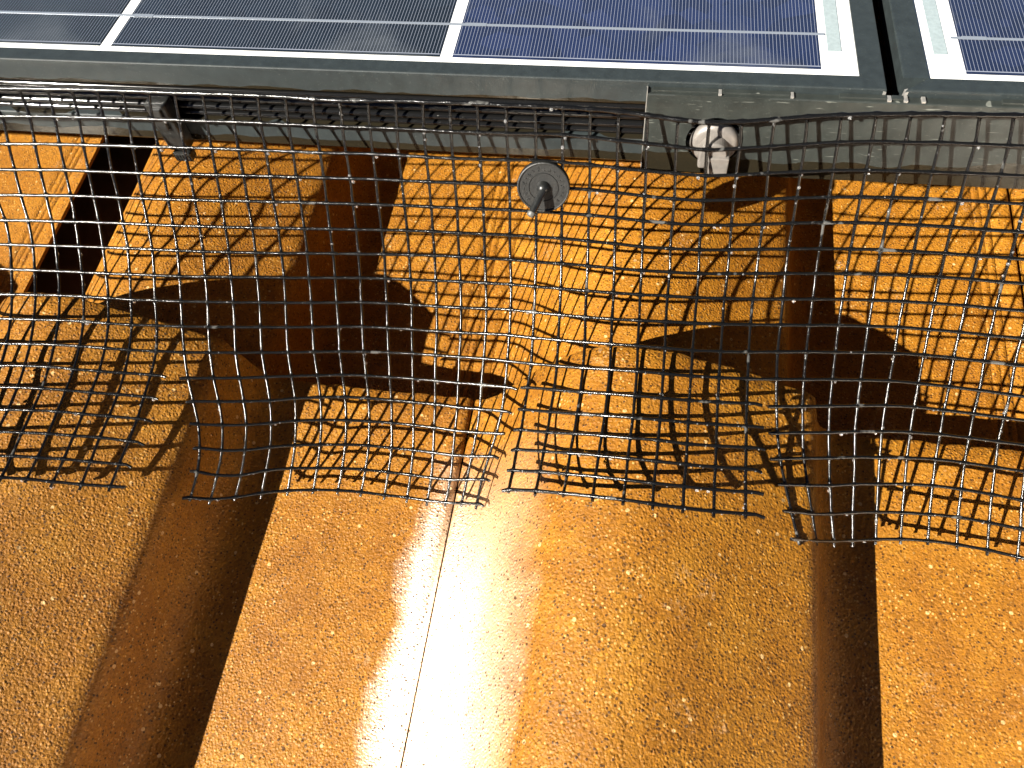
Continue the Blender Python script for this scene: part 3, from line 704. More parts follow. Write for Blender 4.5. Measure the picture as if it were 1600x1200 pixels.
# ---------------------------------------------------------------- the critter mesh
NODES = [
 [(-419.7,243.0,168.6),(-404.1,245.6,166.6),(-388.5,248.2,164.6),(-372.6,250.6,162.8),(-356.6,252.8,161.1),(-340.4,255.0,159.5),(-323.1,257.0,158.1),(-304.6,258.7,157.0),(-290.1,259.4,156.6),(-277.5,259.5,156.7),(-264.5,259.4,156.9),(-251.4,259.3,156.9),(-238.1,259.3,156.8),(-225.3,259.4,156.5),(-212.0,259.7,156.2),(-198.7,260.1,155.8),(-185.8,260.5,155.3),(-172.8,260.6,154.9),(-160.0,260.2,154.4),(-147.3,260.3,154.0),(-134.6,261.0,153.7),(-122.3,261.7,153.4),(-110.2,261.9,153.1),(-98.2,262.2,152.8),(-85.9,262.6,152.4),(-73.5,262.7,151.9),(-61.2,263.3,151.3),(-49.2,263.8,150.6),(-37.6,264.2,149.6),(-25.7,264.4,148.5),(-13.6,263.8,147.5),(-0.9,262.8,146.6),(11.9,262.3,146.2),(25.0,263.1,146.3),(37.9,264.2,146.9),(50.7,265.4,147.8),(63.7,266.0,148.6),(76.9,266.4,149.3),(89.8,266.6,149.8),(102.5,266.8,150.0),(115.1,267.0,150.0),(127.5,267.4,149.9),(139.8,267.8,149.7),(152.0,268.3,149.4),(164.1,268.8,149.1),(176.2,269.3,148.8),(188.1,269.9,148.4),(200.0,270.5,148.0),(211.8,271.1,147.5)],
 [(-405.4,245.3,150.0),(-389.2,247.9,148.2),(-375.7,249.2,147.2),(-361.6,250.1,146.6),(-347.3,250.8,146.3),(-333.0,251.4,146.2),(-318.8,251.9,146.0),(-304.2,252.5,145.8),(-290.9,252.9,145.8),(-278.0,253.0,145.9),(-265.0,253.1,145.9),(-252.2,253.3,145.9),(-239.8,253.4,145.8),(-226.6,253.7,145.5),(-213.1,254.2,145.0),(-200.1,254.8,144.6),(-187.3,255.2,144.1),(-174.0,255.5,143.5),(-161.3,255.8,143.0),(-148.6,256.2,142.6),(-135.8,256.6,142.3),(-123.3,256.8,142.0),(-111.0,256.9,141.7),(-98.7,256.8,141.3),(-86.5,257.4,140.8),(-73.9,257.9,140.3),(-61.3,259.0,139.6),(-49.5,259.7,138.8),(-37.8,259.7,137.8),(-25.7,259.4,136.9),(-13.4,259.3,135.9),(-0.7,258.6,135.2),(12.2,258.0,134.8),(25.7,259.4,134.9),(38.4,260.6,135.4),(51.9,261.9,136.1),(64.9,262.7,136.9),(77.9,263.1,137.6),(90.9,262.9,138.1),(103.8,263.0,138.5),(116.9,262.7,138.7),(129.3,262.5,138.7),(141.8,262.4,138.7),(154.3,262.4,138.5),(166.7,262.4,138.3),(178.9,262.5,138.1),(191.0,262.7,137.8),(203.1,262.9,137.4),(215.0,263.7,137.0)],
 [(-403.3,239.4,137.2),(-390.2,240.6,136.2),(-376.5,241.8,135.5),(-362.4,242.8,135.2),(-348.1,243.5,135.1),(-333.8,244.0,135.1),(-319.5,244.5,135.2),(-305.0,245.1,135.3),(-291.7,245.5,135.4),(-278.8,245.6,135.5),(-265.9,245.7,135.6),(-252.9,246.0,135.5),(-240.0,246.5,135.2),(-227.0,247.1,134.8),(-213.5,247.8,134.3),(-200.3,248.4,133.7),(-187.2,249.1,133.1),(-174.1,249.6,132.5),(-161.1,250.1,132.0),(-148.7,250.8,131.5),(-136.2,251.4,131.1),(-123.9,251.6,130.8),(-111.1,251.6,130.4),(-98.8,251.9,129.9),(-86.3,252.6,129.4),(-73.8,253.5,128.7),(-61.6,254.6,128.0),(-49.6,254.8,127.1),(-37.5,255.0,126.2),(-25.4,254.6,125.3),(-12.9,254.3,124.5),(-0.1,254.1,123.9),(12.8,253.8,123.6),(25.8,254.9,123.7),(39.0,256.2,124.1),(52.3,257.1,124.7),(65.4,258.0,125.4),(78.5,258.1,126.2),(91.1,257.9,126.8),(104.1,257.6,127.3),(117.2,257.4,127.6),(129.9,257.1,127.8),(142.6,257.1,127.8),(155.2,257.1,127.7),(167.8,257.3,127.5),(180.2,257.6,127.2),(192.6,257.9,126.9),(204.9,258.3,126.5),(216.8,258.5,126.1)],
 [(-401.8,230.6,128.0),(-388.1,232.0,127.2),(-374.6,233.3,126.5),(-360.9,234.5,126.0),(-347.1,235.4,125.7),(-333.2,236.3,125.5),(-319.4,237.0,125.4),(-305.6,237.7,125.4),(-292.0,238.3,125.5),(-279.2,238.3,125.5),(-266.4,238.4,125.5),(-253.1,238.8,125.3),(-239.9,239.4,124.9),(-226.7,240.3,124.4),(-213.6,241.2,123.8),(-200.3,242.1,123.1),(-187.5,243.1,122.4),(-174.6,244.0,121.7),(-161.4,244.9,121.0),(-148.7,245.6,120.5),(-136.4,246.3,120.0),(-124.1,246.7,119.6),(-111.2,247.1,119.1),(-99.1,247.7,118.6),(-86.6,248.3,118.0),(-73.9,249.0,117.4),(-61.8,249.6,116.6),(-50.0,250.0,115.7),(-37.5,250.6,114.8),(-25.2,250.3,114.0),(-12.6,249.9,113.2),(0.5,249.4,112.7),(13.4,249.5,112.5),(26.2,250.6,112.6),(39.8,251.6,112.9),(52.8,252.5,113.5),(65.9,253.0,114.3),(78.8,253.4,115.0),(91.5,253.3,115.6),(104.7,253.0,116.2),(117.7,252.7,116.6),(130.4,252.2,116.8),(143.0,252.0,116.9),(155.5,251.9,116.9),(168.0,251.9,116.8),(180.4,252.0,116.5),(192.7,252.1,116.2),(204.9,252.3,115.8),(217.1,252.5,115.5)],
 [(-397.6,221.3,120.2),(-385.1,222.5,119.4),(-371.8,223.9,118.6),(-358.5,225.2,117.9),(-345.1,226.4,117.4),(-331.7,227.5,116.9),(-318.2,228.5,116.7),(-304.6,229.4,116.4),(-291.3,230.2,116.3),(-278.8,230.5,116.2),(-265.7,230.9,116.0),(-252.9,231.4,115.6),(-239.9,232.1,115.1),(-226.4,233.0,114.5),(-213.3,234.1,113.7),(-200.3,235.3,112.9),(-187.5,236.4,112.1),(-174.5,237.6,111.3),(-161.6,238.5,110.5),(-148.9,239.4,109.9),(-136.5,240.2,109.3),(-124.1,241.0,108.8),(-111.2,241.5,108.2),(-98.9,242.1,107.7),(-86.5,242.8,107.1),(-74.0,243.5,106.5),(-61.8,244.0,105.7),(-50.0,244.6,104.9),(-37.5,244.8,104.1),(-25.1,244.8,103.3),(-12.5,244.4,102.6),(0.5,244.2,102.1),(13.5,244.4,101.9),(26.6,245.1,102.0),(40.2,246.2,102.4),(53.0,247.2,102.9),(66.1,247.9,103.5),(79.2,248.3,104.2),(91.8,248.1,104.8),(105.0,247.6,105.4),(117.8,247.1,105.9),(130.8,246.4,106.2),(143.4,246.1,106.3),(156.0,245.8,106.3),(168.5,245.6,106.2),(180.9,245.5,106.0),(193.3,245.4,105.8),(205.5,245.5,105.4),(217.7,245.6,105.0)],
 [(-390.3,212.6,112.6),(-377.2,214.0,111.7),(-364.8,215.1,110.9),(-352.4,216.2,110.2),(-339.9,217.3,109.7),(-327.5,218.2,109.2),(-315.2,219.1,108.8),(-302.5,220.0,108.4),(-289.9,220.8,108.0),(-277.3,221.5,107.6),(-264.5,222.1,107.2),(-251.8,222.8,106.6),(-238.7,223.6,105.9),(-225.5,224.6,105.1),(-212.6,225.8,104.2),(-199.3,227.1,103.2),(-186.6,228.4,102.3),(-173.8,229.8,101.3),(-161.3,231.1,100.5),(-148.5,232.3,99.7),(-136.1,233.5,99.0),(-123.7,234.5,98.4),(-111.2,235.2,97.8),(-99.0,235.7,97.3),(-86.3,236.2,96.9),(-74.2,236.9,96.3),(-61.7,237.2,95.7),(-49.7,237.6,95.1),(-37.2,237.4,94.5),(-24.8,237.3,93.8),(-12.0,236.9,93.2),(0.7,237.1,92.8),(13.7,237.5,92.6),(27.1,238.5,92.6),(40.3,239.7,92.8),(52.9,240.4,93.2),(66.3,241.1,93.7),(79.4,241.6,94.2),(92.0,241.6,94.7),(105.5,241.3,95.2),(118.2,241.1,95.5),(131.3,240.6,95.7),(144.0,240.2,95.8),(156.7,239.8,95.9),(169.3,239.5,95.8),(181.8,239.3,95.6),(194.2,239.2,95.3),(206.5,239.1,94.9),(218.6,239.5,94.5)],
 [(-385.8,202.8,106.2),(-373.2,203.9,105.3),(-361.2,205.1,104.5),(-349.1,206.2,103.7),(-337.0,207.3,103.0),(-324.9,208.4,102.4),(-313.0,209.4,101.7),(-300.8,210.4,101.1),(-288.6,211.4,100.5),(-276.0,212.3,99.8),(-263.2,213.2,99.0),(-250.6,214.1,98.2),(-237.7,215.0,97.3),(-224.8,216.2,96.2),(-212.0,217.6,95.1),(-198.9,219.1,93.9),(-186.1,220.5,92.8),(-173.5,222.3,91.7),(-160.9,223.9,90.6),(-148.4,225.3,89.7),(-135.8,226.6,88.9),(-123.5,227.7,88.3),(-111.0,228.6,87.8),(-98.9,229.1,87.5),(-86.2,229.1,87.3),(-73.9,229.5,87.1),(-61.5,229.2,86.9),(-49.2,229.3,86.7),(-36.8,229.2,86.4),(-24.2,229.0,86.0),(-11.6,229.0,85.7),(1.4,229.3,85.4),(14.5,229.7,85.1),(27.4,230.7,85.0),(40.3,231.8,85.0),(53.1,232.8,85.0),(66.3,233.7,85.0),(79.4,234.6,85.2),(92.4,235.2,85.3),(105.9,235.5,85.4),(118.8,235.6,85.5),(131.8,235.4,85.6),(144.4,235.0,85.5),(156.9,234.8,85.5),(169.4,234.7,85.3),(181.9,234.6,85.0),(194.2,234.6,84.6),(206.4,234.7,84.2),(218.8,234.4,83.8)],
 [(-384.5,192.1,100.8),(-372.4,193.6,99.9),(-360.0,194.6,99.0),(-347.7,195.6,98.1),(-335.4,196.7,97.2),(-323.2,197.7,96.4),(-311.1,198.7,95.5),(-298.9,199.8,94.6),(-286.6,200.8,93.6),(-274.1,201.7,92.7),(-262.0,202.8,91.7),(-249.7,204.0,90.6),(-237.1,205.3,89.3),(-224.3,206.9,88.0),(-211.7,208.8,86.6),(-198.9,210.7,85.1),(-185.8,212.4,83.7),(-173.5,214.3,82.3),(-160.7,216.2,81.2),(-148.4,217.8,80.2),(-135.8,219.0,79.4),(-123.2,219.7,78.8),(-110.5,220.4,78.5),(-98.2,220.8,78.5),(-85.5,220.9,78.6),(-73.0,220.9,78.9),(-61.1,220.3,79.3),(-48.7,219.9,79.7),(-36.4,219.3,80.1),(-23.6,218.9,80.5),(-11.2,218.9,80.6),(1.3,219.2,80.6),(14.6,219.6,80.3),(27.1,220.5,79.8),(39.8,221.6,79.3),(53.2,223.1,78.7),(66.3,224.4,78.2),(79.3,225.8,77.7),(92.4,226.6,77.4),(105.6,227.2,77.1),(118.6,227.4,76.9),(131.6,227.4,76.8),(144.2,227.1,76.6),(157.0,226.9,76.4),(169.5,226.9,76.1),(182.0,226.8,75.7),(194.4,226.9,75.3),(206.7,226.9,74.7),(219.1,226.9,74.2)],
 [(-382.9,179.6,95.6),(-370.3,180.7,94.7),(-357.9,182.1,93.8),(-345.6,183.5,92.9),(-333.3,184.9,92.0),(-321.1,186.3,91.1),(-309.1,187.7,90.2),(-297.0,189.2,89.1),(-284.7,190.3,87.8),(-272.3,191.3,86.5),(-261.0,192.3,85.1),(-248.9,193.7,83.7),(-236.1,195.2,82.1),(-223.2,197.1,80.4),(-210.8,199.1,78.6),(-198.1,201.3,76.8),(-185.4,203.4,75.1),(-172.9,205.5,73.5),(-160.4,207.6,72.2),(-148.2,209.3,71.2),(-135.4,210.4,70.4),(-122.7,210.9,69.9),(-109.9,211.1,69.9),(-97.5,211.2,70.1),(-84.7,211.4,70.7),(-72.5,211.1,71.7),(-60.7,210.0,72.8),(-48.2,208.8,74.1),(-35.7,207.7,75.4),(-23.1,207.0,76.5),(-10.6,206.9,77.3),(1.6,207.1,77.5),(14.6,207.7,77.0),(27.1,208.9,76.1),(39.6,210.3,75.0),(52.9,212.1,73.8),(65.9,213.9,72.6),(78.8,215.6,71.6),(91.9,216.9,70.7),(105.0,218.0,70.0),(118.1,218.2,69.5),(131.0,218.3,69.1),(143.6,217.9,68.8),(156.7,217.7,68.5),(169.4,217.4,68.1),(181.9,217.2,67.6),(194.4,217.1,67.1),(206.9,217.1,66.4),(219.1,217.2,65.7)],
 [(-381.1,167.8,91.5),(-368.7,169.3,90.7),(-356.2,170.6,89.8),(-343.8,171.9,88.9),(-331.4,173.3,88.0),(-319.2,174.6,87.0),(-307.4,176.0,85.9),(-295.2,177.5,84.6),(-282.8,178.7,83.1),(-270.5,179.8,81.4),(-259.2,181.1,79.5),(-247.2,182.9,77.5),(-234.9,184.8,75.5),(-222.5,187.0,73.3),(-210.1,189.4,71.0),(-197.7,191.8,68.9),(-185.2,194.1,66.9),(-172.5,196.4,65.2),(-159.8,198.7,63.7),(-147.8,200.4,62.6),(-135.1,201.4,61.8),(-122.5,201.8,61.5),(-109.6,201.9,61.5),(-97.3,201.8,62.1),(-84.5,201.7,63.2),(-72.3,201.0,64.8),(-60.3,199.3,66.9),(-47.6,197.7,69.3),(-34.7,196.1,71.9),(-22.3,194.9,74.1),(-10.1,194.3,75.5),(2.2,194.2,75.6),(14.6,194.7,74.7),(27.1,196.1,73.2),(39.7,198.1,71.3),(52.6,200.4,69.5),(65.4,202.7,67.7),(78.5,204.7,66.0),(91.4,206.5,64.6),(104.7,208.1,63.5),(117.4,208.7,62.7),(130.3,208.9,62.1),(143.1,208.5,61.7),(155.8,208.2,61.2),(168.4,207.9,60.8),(180.8,207.6,60.3),(193.3,207.4,59.6),(205.6,207.2,58.9),(218.1,206.8,58.0)],
 [(-378.7,155.6,88.6),(-366.1,156.7,87.6),(-353.8,158.1,86.7),(-341.6,159.4,85.9),(-329.4,160.8,85.1),(-317.3,162.1,84.1),(-305.6,163.6,83.0),(-293.9,165.2,81.6),(-281.6,166.5,79.7),(-269.5,167.8,77.6),(-258.1,169.2,75.2),(-245.7,171.3,72.5),(-232.9,173.6,69.3),(-221.1,176.2,66.5),(-209.2,178.8,63.8),(-196.8,181.5,61.4),(-184.3,184.0,59.2),(-171.7,186.6,57.2),(-159.1,188.9,55.6),(-147.1,190.6,54.4),(-134.4,191.9,53.6),(-122.1,192.6,53.3),(-109.9,192.6,53.6),(-97.5,192.4,54.3),(-84.7,191.8,55.8),(-72.4,190.3,58.0),(-60.0,188.2,61.2),(-47.0,186.0,65.2),(-34.2,183.8,69.4),(-21.6,182.2,72.9),(-9.4,181.4,74.8),(2.4,181.3,74.9),(14.7,182.0,73.6),(27.2,183.6,71.4),(39.9,185.7,68.7),(52.9,188.4,65.5),(65.3,191.1,62.7),(78.2,193.5,60.5),(90.9,195.5,58.6),(103.7,197.1,57.2),(116.4,197.6,56.1),(129.7,197.7,55.3),(142.6,197.5,54.6),(155.3,196.9,54.1),(167.9,196.3,53.7),(180.4,195.8,53.2),(192.7,195.4,52.6),(205.1,195.0,51.9),(217.4,195.4,51.1)],
 [(-377.1,143.7,87.5),(-364.7,145.1,86.6),(-352.4,146.4,85.7),(-340.1,147.7,84.9),(-327.8,149.0,84.1),(-315.7,150.4,83.2),(-304.0,152.0,82.0),(-292.4,153.4,80.3),(-280.5,154.5,78.1),(-268.9,155.9,75.6),(-257.3,157.5,72.8),(-245.5,159.3,69.8),(-230.2,162.8,62.8),(-218.5,165.5,59.8),(-206.7,168.3,57.0),(-194.4,171.5,54.3),(-182.3,174.5,51.8),(-169.8,177.3,49.6),(-157.6,179.8,47.8),(-145.6,181.3,46.5),(-133.3,182.0,45.8),(-121.3,182.4,45.6),(-109.5,182.2,46.1),(-97.2,181.6,47.1),(-85.0,181.1,48.5),(-72.8,180.1,50.3),(-60.6,177.9,56.1),(-46.9,174.7,62.4),(-34.0,171.9,68.1),(-21.4,170.0,72.5),(-9.1,169.0,74.7),(2.7,169.0,74.8),(14.7,169.8,73.4),(27.1,171.3,71.2),(39.8,173.2,68.8),(53.8,177.2,60.5),(65.7,179.9,57.6),(78.1,182.7,55.0),(90.6,185.3,52.7),(103.3,187.7,50.7),(116.2,189.1,49.1),(129.3,189.4,47.9),(142.2,189.4,47.0),(155.1,189.0,46.4),(167.7,188.7,46.0),(180.2,188.3,45.7),(192.4,187.8,45.6),(204.4,187.3,45.6),(215.9,186.6,45.6)],
 [(-375.9,131.7,87.3),(-363.6,133.1,86.4),(-351.1,134.5,85.6),(-338.7,135.8,84.7),(-326.4,137.1,83.9),(-314.1,138.5,83.1),(-302.2,140.2,81.9),(-290.8,141.6,80.2),(-279.8,143.1,77.9),(-268.6,144.4,75.1),(-256.7,146.1,72.0),(-244.9,147.6,68.9),(-226.8,153.1,56.6),(-215.3,155.7,53.6),(-203.8,158.5,50.6),(-191.7,161.6,47.7),(-180.3,165.5,44.9),(-168.4,168.7,42.4),(-156.3,171.1,40.3),(-144.3,172.4,38.9),(-132.4,172.9,38.1),(-120.6,173.0,38.1),(-109.0,172.6,38.7),(-97.1,171.7,39.8),(-85.2,171.2,41.2),(-73.7,170.5,42.8),(-60.7,167.0,54.3),(-47.2,163.6,61.4),(-34.1,160.8,67.8),(-21.4,158.9,72.7),(-9.0,158.0,75.2),(2.7,158.0,75.5),(14.8,158.6,74.4),(27.1,159.8,72.6),(39.7,161.2,70.6),(55.1,166.3,55.9),(66.6,169.2,52.7),(78.6,172.0,49.6),(90.7,175.0,46.7),(103.1,177.7,44.2),(116.0,179.6,42.1),(129.4,180.6,40.5),(142.1,180.8,39.4),(154.6,180.5,38.9),(166.7,180.0,38.8),(178.4,179.4,39.3),(189.8,178.5,40.0),(200.9,177.6,41.0),(212.4,176.5,42.0)],
 [(-374.5,119.4,87.5),(-362.0,120.8,86.7),(-349.7,122.3,85.8),(-337.4,123.7,85.0),(-325.3,125.1,84.1),(-313.3,126.6,83.1),(-301.6,128.3,81.8),(-290.5,130.0,80.0),(-279.4,131.7,77.7),(-268.1,132.9,74.9),(-256.6,134.4,71.9),(-244.0,135.9,68.7),(-223.3,143.4,51.2),(-212.3,145.5,48.1),(-201.5,148.3,44.9),(-190.4,151.9,41.7),(-179.2,155.8,38.7),(-167.2,158.9,36.0),(-155.0,161.2,33.7),(-143.3,162.6,32.1),(-131.6,163.3,31.3),(-120.0,163.3,31.2),(-108.9,162.9,31.7),(-97.5,161.9,32.9),(-86.2,161.5,34.3),(-75.8,161.2,36.0),(-60.4,155.9,55.3),(-47.1,152.8,62.3),(-34.3,150.6,68.6),(-21.7,148.9,73.3),(-9.2,147.9,75.9),(2.7,147.7,76.7),(14.9,147.6,76.1),(27.1,148.6,74.7),(39.6,149.9,73.2),(57.0,155.4,52.4),(68.0,158.6,48.4),(79.7,161.7,44.5),(91.7,165.0,40.9),(103.5,167.6,37.6),(116.1,169.9,34.9),(129.2,171.5,33.0),(142.0,171.6,31.9),(155.0,171.0,31.7),(167.3,170.0,32.2),(179.0,168.8,33.4),(190.2,167.3,35.1),(201.0,165.8,37.2),(211.2,163.9,39.3)],
 [(-374.6,106.9,87.9),(-362.1,108.5,87.2),(-349.7,110.0,86.4),(-337.4,111.5,85.5),(-325.3,113.1,84.6),(-313.4,114.8,83.4),(-301.7,116.7,81.9),(-290.7,118.4,79.8),(-279.2,120.1,77.4),(-268.2,121.6,74.6),(-256.9,123.2,71.6),(-244.0,124.3,68.3),(-220.8,132.7,46.7),(-210.7,134.0,43.3),(-200.6,136.7,39.8),(-189.6,141.0,36.4),(-178.6,144.7,33.1),(-166.7,147.7,30.2),(-154.4,150.1,27.8),(-142.7,151.7,26.0),(-130.8,152.2,24.9),(-119.3,152.4,24.7),(-108.4,151.9,25.3),(-97.8,151.2,26.5),(-87.7,151.0,28.2),(-78.5,151.1,30.2),(-60.3,144.4,58.5),(-47.0,142.1,65.1),(-34.6,140.1,70.8),(-21.9,138.6,75.1),(-9.3,137.5,77.7),(2.7,137.1,78.7),(14.9,137.2,78.3),(27.0,137.8,77.2),(39.4,138.9,75.8),(59.6,144.3,50.1),(70.1,147.2,44.9),(80.9,150.3,39.8),(92.4,154.1,35.1),(104.1,157.1,31.1),(116.6,159.7,27.9),(129.5,161.3,25.7),(142.2,161.4,24.6),(155.1,160.4,24.6),(167.2,158.6,25.7),(178.7,156.5,27.7),(189.6,154.2,30.5),(199.8,151.8,33.6),(209.8,149.6,37.0)],
 [(-375.0,94.4,88.6),(-362.1,95.9,87.9),(-349.4,97.4,87.3),(-336.8,99.0,86.5),(-324.5,100.6,85.5),(-312.6,102.4,84.1),(-301.2,104.5,82.2),(-290.2,106.4,79.8),(-279.5,108.1,77.0),(-268.6,109.8,73.9),(-257.3,111.2,70.7),(-244.9,112.7,67.3),(-219.7,121.5,43.1),(-211.2,122.3,39.0),(-201.0,125.0,35.1),(-190.5,130.2,31.3),(-179.2,134.1,27.7),(-167.2,136.9,24.6),(-155.0,139.3,22.0),(-143.3,140.7,19.9),(-131.4,141.2,18.7),(-119.7,141.3,18.2),(-108.5,140.8,18.8),(-98.1,140.3,20.3),(-89.1,140.5,22.6),(-80.9,140.4,25.4),(-59.7,132.5,62.7),(-46.8,130.6,69.0),(-34.3,128.8,74.4),(-21.9,127.5,78.4),(-9.2,126.6,80.7),(2.4,126.1,81.3),(14.6,126.3,80.8),(26.8,126.9,79.5),(39.4,128.0,77.9),(62.6,132.6,48.3),(72.5,135.2,41.8),(82.3,138.5,35.2),(92.9,142.5,29.3),(104.7,145.8,24.5),(117.0,148.4,20.8),(129.7,149.9,18.4),(142.5,150.4,17.3),(155.6,149.3,17.5),(167.9,147.4,19.1),(179.3,145.2,22.0),(189.8,142.5,26.1),(199.4,139.5,30.9),(207.9,136.3,36.2)],
 [(-374.9,82.9,89.6),(-361.3,84.4,89.5),(-348.0,85.9,89.2),(-335.2,87.5,88.7),(-322.8,89.3,87.7),(-311.0,91.2,86.1),(-299.9,93.3,83.8),(-289.8,95.5,80.6),(-280.1,97.3,76.9),(-269.6,98.7,73.1),(-257.9,100.1,69.5),(-245.7,101.9,66.0),(-220.4,108.9,40.0),(-212.7,110.9,35.0),(-202.7,114.8,30.3),(-191.7,119.8,26.1),(-180.3,124.0,22.1),(-168.4,127.1,18.8),(-156.5,129.3,16.0),(-144.8,130.6,13.8),(-132.7,131.0,12.2),(-120.8,131.3,11.5),(-109.8,130.8,12.0),(-99.7,130.2,13.9),(-90.7,129.7,17.2),(-82.1,128.9,21.3),(-59.2,121.2,68.0),(-46.5,119.8,74.3),(-34.1,118.1,79.6),(-21.6,116.9,83.3),(-9.2,116.2,85.1),(2.6,115.8,85.1),(14.6,116.0,83.9),(26.8,116.7,81.9),(39.4,117.9,79.8),(65.7,120.9,46.6),(74.8,124.0,38.5),(84.2,127.6,30.3),(94.1,131.4,23.1),(105.6,135.1,17.5),(117.8,138.0,13.6),(130.5,139.5,11.1),(143.6,139.8,9.8),(156.5,138.7,10.0),(168.3,136.5,11.9),(178.8,133.7,16.0),(188.2,130.4,21.6),(196.5,126.7,28.5),(203.7,122.9,36.1)],
]

nodes = []
for row in NODES:                       # carry the mesh on past the picture, one tile further each way
    w_ = [Vector(p) for p in row]
    dr_ = w_[48] - w_[24]; dl_ = w_[0] - w_[24]
    nodes.append([w_[24-k] + dl_ for k in range(12, 0, -1)] + w_ + [w_[24+k] + dr_ for k in range(1, 13)])
NR = len(nodes); NC = len(nodes[0]); C0 = -18
cuts = {5: 11, 19: 11, 28: 11}      # after column c the mesh is slit from this row down
rnd = random.Random(4)
def crom(p0, p1, p2, p3, t):
    return 0.5*((2*p1) + (-p0+p2)*t + (2*p0-5*p1+4*p2-p3)*t*t + (-p0+3*p1-3*p2+p3)*t**3)
def smooth_line(pts, sub=5):
    out = []
    n_ = len(pts)
    for i in range(n_-1):
        p0 = pts[max(i-1, 0)]; p3 = pts[min(i+2, n_-1)]
        for s_ in range(sub): out.append(crom(p0, pts[i], pts[i+1], p3, s_/sub))
    out.append(pts[-1])
    return out
wm = MB()
ends = []
wire_pts = []
def wire(pts, r0_, seed, start=0.0, end=0.0, sub=5, bend=None):
    line = smooth_line(pts, sub)
    if start:
        d = (line[0]-line[2]).normalized(); line = [line[0] + d*start + (bend or Vector((0, 0, 0)))*0.6] + line
    if end:
        d = (line[-1]-line[-3]).normalized(); e = line[-1] + d*end + (bend or Vector((0, 0, 0)))
        line = line + [line[-1] + d*end*0.55, e]
    def rad(i):
        node = abs(((i - (1 if start else 0)) % sub))
        near = min(node, sub-node)
        return r0_*(1.0 + (0.34 if near == 0 else 0.0) + 0.16*noise.noise(Vector((i*0.45, seed*3.7, 0))))
    line = [p + Vector((noise.noise(Vector((i*0.33, seed, 1))), noise.noise(Vector((i*0.33, seed, 5))), noise.noise(Vector((i*0.33, seed, 9)))))*0.12 for i, p in enumerate(line)]
    wm.tube(line, rad, 8)
    wire_pts.append(line)
# strands along the panel
for r in range(NR):
    segs = []; cur = [0]
    for ci in range(1, NC):
        if (ci-1+C0) in cuts and r >= cuts[ci-1+C0]:
            segs.append(cur); cur = [ci]
        else: cur.append(ci)
    segs.append(cur)
    for s_i, sg in enumerate(segs):
        st = 0.0 if s_i == 0 else (3.6 if s_i != 3 else 4.6) + rnd.uniform(-.6, .8)
        en = 0.0 if s_i == len(segs)-1 else (7.4 if s_i != 1 else 5.6) + rnd.uniform(-1.2, .8)
        bd = Vector((rnd.uniform(-.2, .2), rnd.uniform(-1.4, 0.2), rnd.uniform(-1.2, .6)))
        if s_i == len(segs)-1: bd = None
        wire([nodes[r][ci] for ci in sg], 1.02 if r == 0 else 0.78, r*11.3+s_i, st, en, bend=bd)
# strands down to the tiles, a hair behind
for ci in range(NC):
    col = [nodes[r][ci] + Vector((0, 0.35, -0.35)) for r in range(NR)]
    wire(col, 0.71, 500+ci*7.7, 0.0, 2.6 + rnd.uniform(-.6, .5))
# moulded webs in the corners of every opening
def web(p, a, b, k):
    a1 = p + (a-p).normalized()*k; b1 = p + (b-p).normalized()*k
    mid_ = p + ((a-p).normalized() + (b-p).normalized())*k*0.30
    nrm = (a1-p).cross(b1-p).normalized()*0.45
    wm.add([p+nrm, a1+nrm*0.6, mid_+nrm, b1+nrm*0.6, p-nrm, a1-nrm*0.6, mid_-nrm, b1-nrm*0.6],
           [(0,1,2,3),(4,7,6,5),(1,5,6,2),(2,6,7,3)], True)
for r in range(NR):
    for ci in range(NC):
        p = nodes[r][ci]
        def nb(rr, cc):
            if not (0 <= rr < NR and 0 <= cc < NC): return None
            if rr == r and cc != ci:
                lo = min(cc, ci)+C0
                if lo in cuts and r >= cuts[lo]: return None
            return nodes[rr][cc]
        for dr in (-1, 1):
            for dc in (-1, 1):
                a = nb(r+dr, ci); b = nb(r, ci+dc)
                if a is not None and b is not None: web(p, a, b, (2.6 if r == 0 else 1.5) + rnd.uniform(-.5, .6))
base_mesh = nodes[8][36]
mesh_o = wm.build("critter_guard_mesh", M_WIRE, base=tuple(base_mesh))
tag(mesh_o, "black square-grid pest mesh hanging from the solar panels down onto the roof tiles", "wire mesh")

# dew drops beading on the mesh
dm = MB()
def drop(p, r, squash=1.0):
    bm = bmesh.new(); bmesh.ops.create_icosphere(bm, subdivisions=2, radius=r)
    dm.bm(bm, Matrix.Translation(p) @ Matrix.Diagonal((1, 1, squash, 1)), True)
for q in range(2000):
    ln = rnd.choice(wire_pts)
    i = rnd.randrange(1, len(ln)-1)
    p = ln[i].lerp(ln[i+1] if i+1 < len(ln) else ln[i], rnd.random())
    big = rnd.random() < 0.16
    r_ = rnd.uniform(0.55, 0.95) if big else rnd.uniform(0.22, 0.5)
    drop(p + Vector((rnd.uniform(-.4, .4), -0.55*rnd.random()-0.15, -0.75 if big else rnd.uniform(-0.4, 0.6))), r_, 1.25 if big else 1.0)
for r in range(1, 12):
    for ci in range(NC):
        if rnd.random() < 0.14:
            drop(nodes[r][ci] + Vector((rnd.uniform(0.4, 1.8), -0.3, -1.5)), rnd.uniform(0.5, 0.95), 1.2)
tag(dm.build("dew_drops", M_WATER, base=tuple(base_mesh)), "clear dew drops beading along the black mesh", "dew drops", kind="stuff")

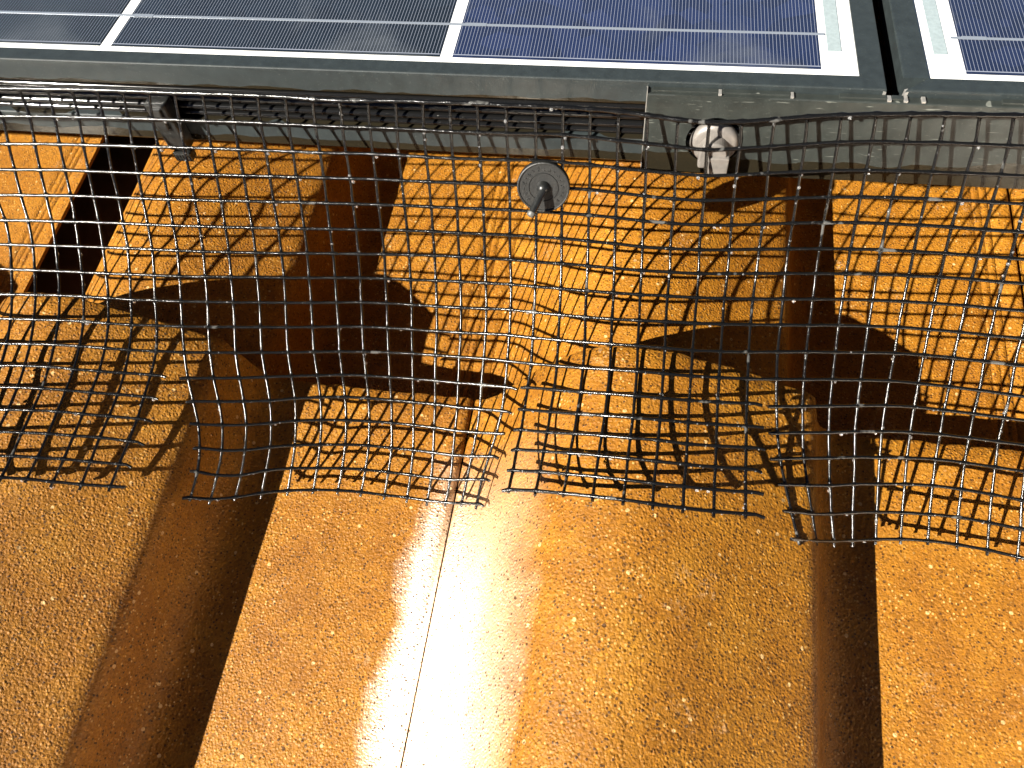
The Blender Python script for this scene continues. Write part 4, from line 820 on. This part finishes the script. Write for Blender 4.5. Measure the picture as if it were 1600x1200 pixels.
# ---------------------------------------------------------------- round fastener on the mesh
fc = (nodes[3][20-C0] + nodes[3][21-C0])/2 + Vector((-2.2, 0.5, 1.0))
e1 = (nodes[3][22-C0] - nodes[3][19-C0]).normalized()
e2 = (nodes[2][20-C0] - nodes[4][20-C0]).normalized()
nn = e1.cross(e2).normalized()
if nn.y > 0: nn = -nn
e2 = nn.cross(e1).normalized()
if e2.z < 0: e2 = -e2
fc = fc + nn*1.6
fa = empty("fastener_washer", tuple(fc), WORLD)
tag(fa, "round black plastic fastener disc with a ribbed stem, clipped onto the mesh below the frame", "fastener")
def onface(a, b, c): return fc + e1*a + e2*b + nn*c
dsc = MB()
dsc.lathe([(1.0, -1.2), (11.2, -1.6), (11.9, -1.0), (12.0, 1.2), (11.8, 2.0), (11.4, 2.2), (11.0, 2.1), (10.8, 1.7), (6.9, 1.65), (6.75, 1.95), (6.5, 1.95), (6.35, 1.6), (0.5, 1.6)], tuple(fc), tuple(nn), 56, False)
dsc.build("disc", M_PLASTD, parent=fa, base=tuple(fc))
# worn embossed characters round the rim (not legible in the photo)
em = MB()
rr_ = random.Random(9)
for k in range(22):
    a = 2*math.pi*(k+0.5)/22
    if 3.9 < a < 5.3: continue
    c_, s_ = math.cos(a), math.sin(a)
    for q in range(3):
        ra = 7.9 + rr_.random()*1.3; rb_ = ra + rr_.uniform(0.2, 1.0)
        da = rr_.uniform(-.06, .06); db = da + rr_.uniform(-.07, .07)
        p = onface(math.cos(a+da)*ra, math.sin(a+da)*ra, 1.65); p2 = onface(math.cos(a+db)*rb_, math.sin(a+db)*rb_, 1.65)
        em.tube([p, p2], 0.34, 5)
em.build("embossing", M_PLASTD, parent=fa, base=tuple(fc))
hbm = MB()
hbm.lathe([(3.2, 1.4), (2.9, 2.6), (2.2, 4.0), (1.4, 4.8), (0.4, 5.0)], tuple(fc), tuple(nn), 24)
hbm.build("hub", M_PLAST, parent=fa, base=tuple(fc))
stm = MB()
A_, B_ = onface(0.2, -0.2, 3.4), onface(-4.2, -8.6, 11.0)
npt = 22
stm.tube([A_.lerp(B_, i/npt) for i in range(npt+1)], lambda i: 1.9 if i % 2 else 1.5, 10)
sto = stm.build("ribbed_stem", M_PLAST, parent=fa, base=tuple(A_))
tp = MB(); d_ = (B_-A_).normalized()
tp.tube([B_ - d_*0.4, B_ + d_*1.0, B_ + d_*1.5], lambda i: (1.9, 1.8, 1.2)[i], 12)
tp.build("stem_tip", M_CUT, parent=sto, base=tuple(B_))

# clean helper properties
for o in bpy.data.objects:
    if '_b' in o: del o['_b']
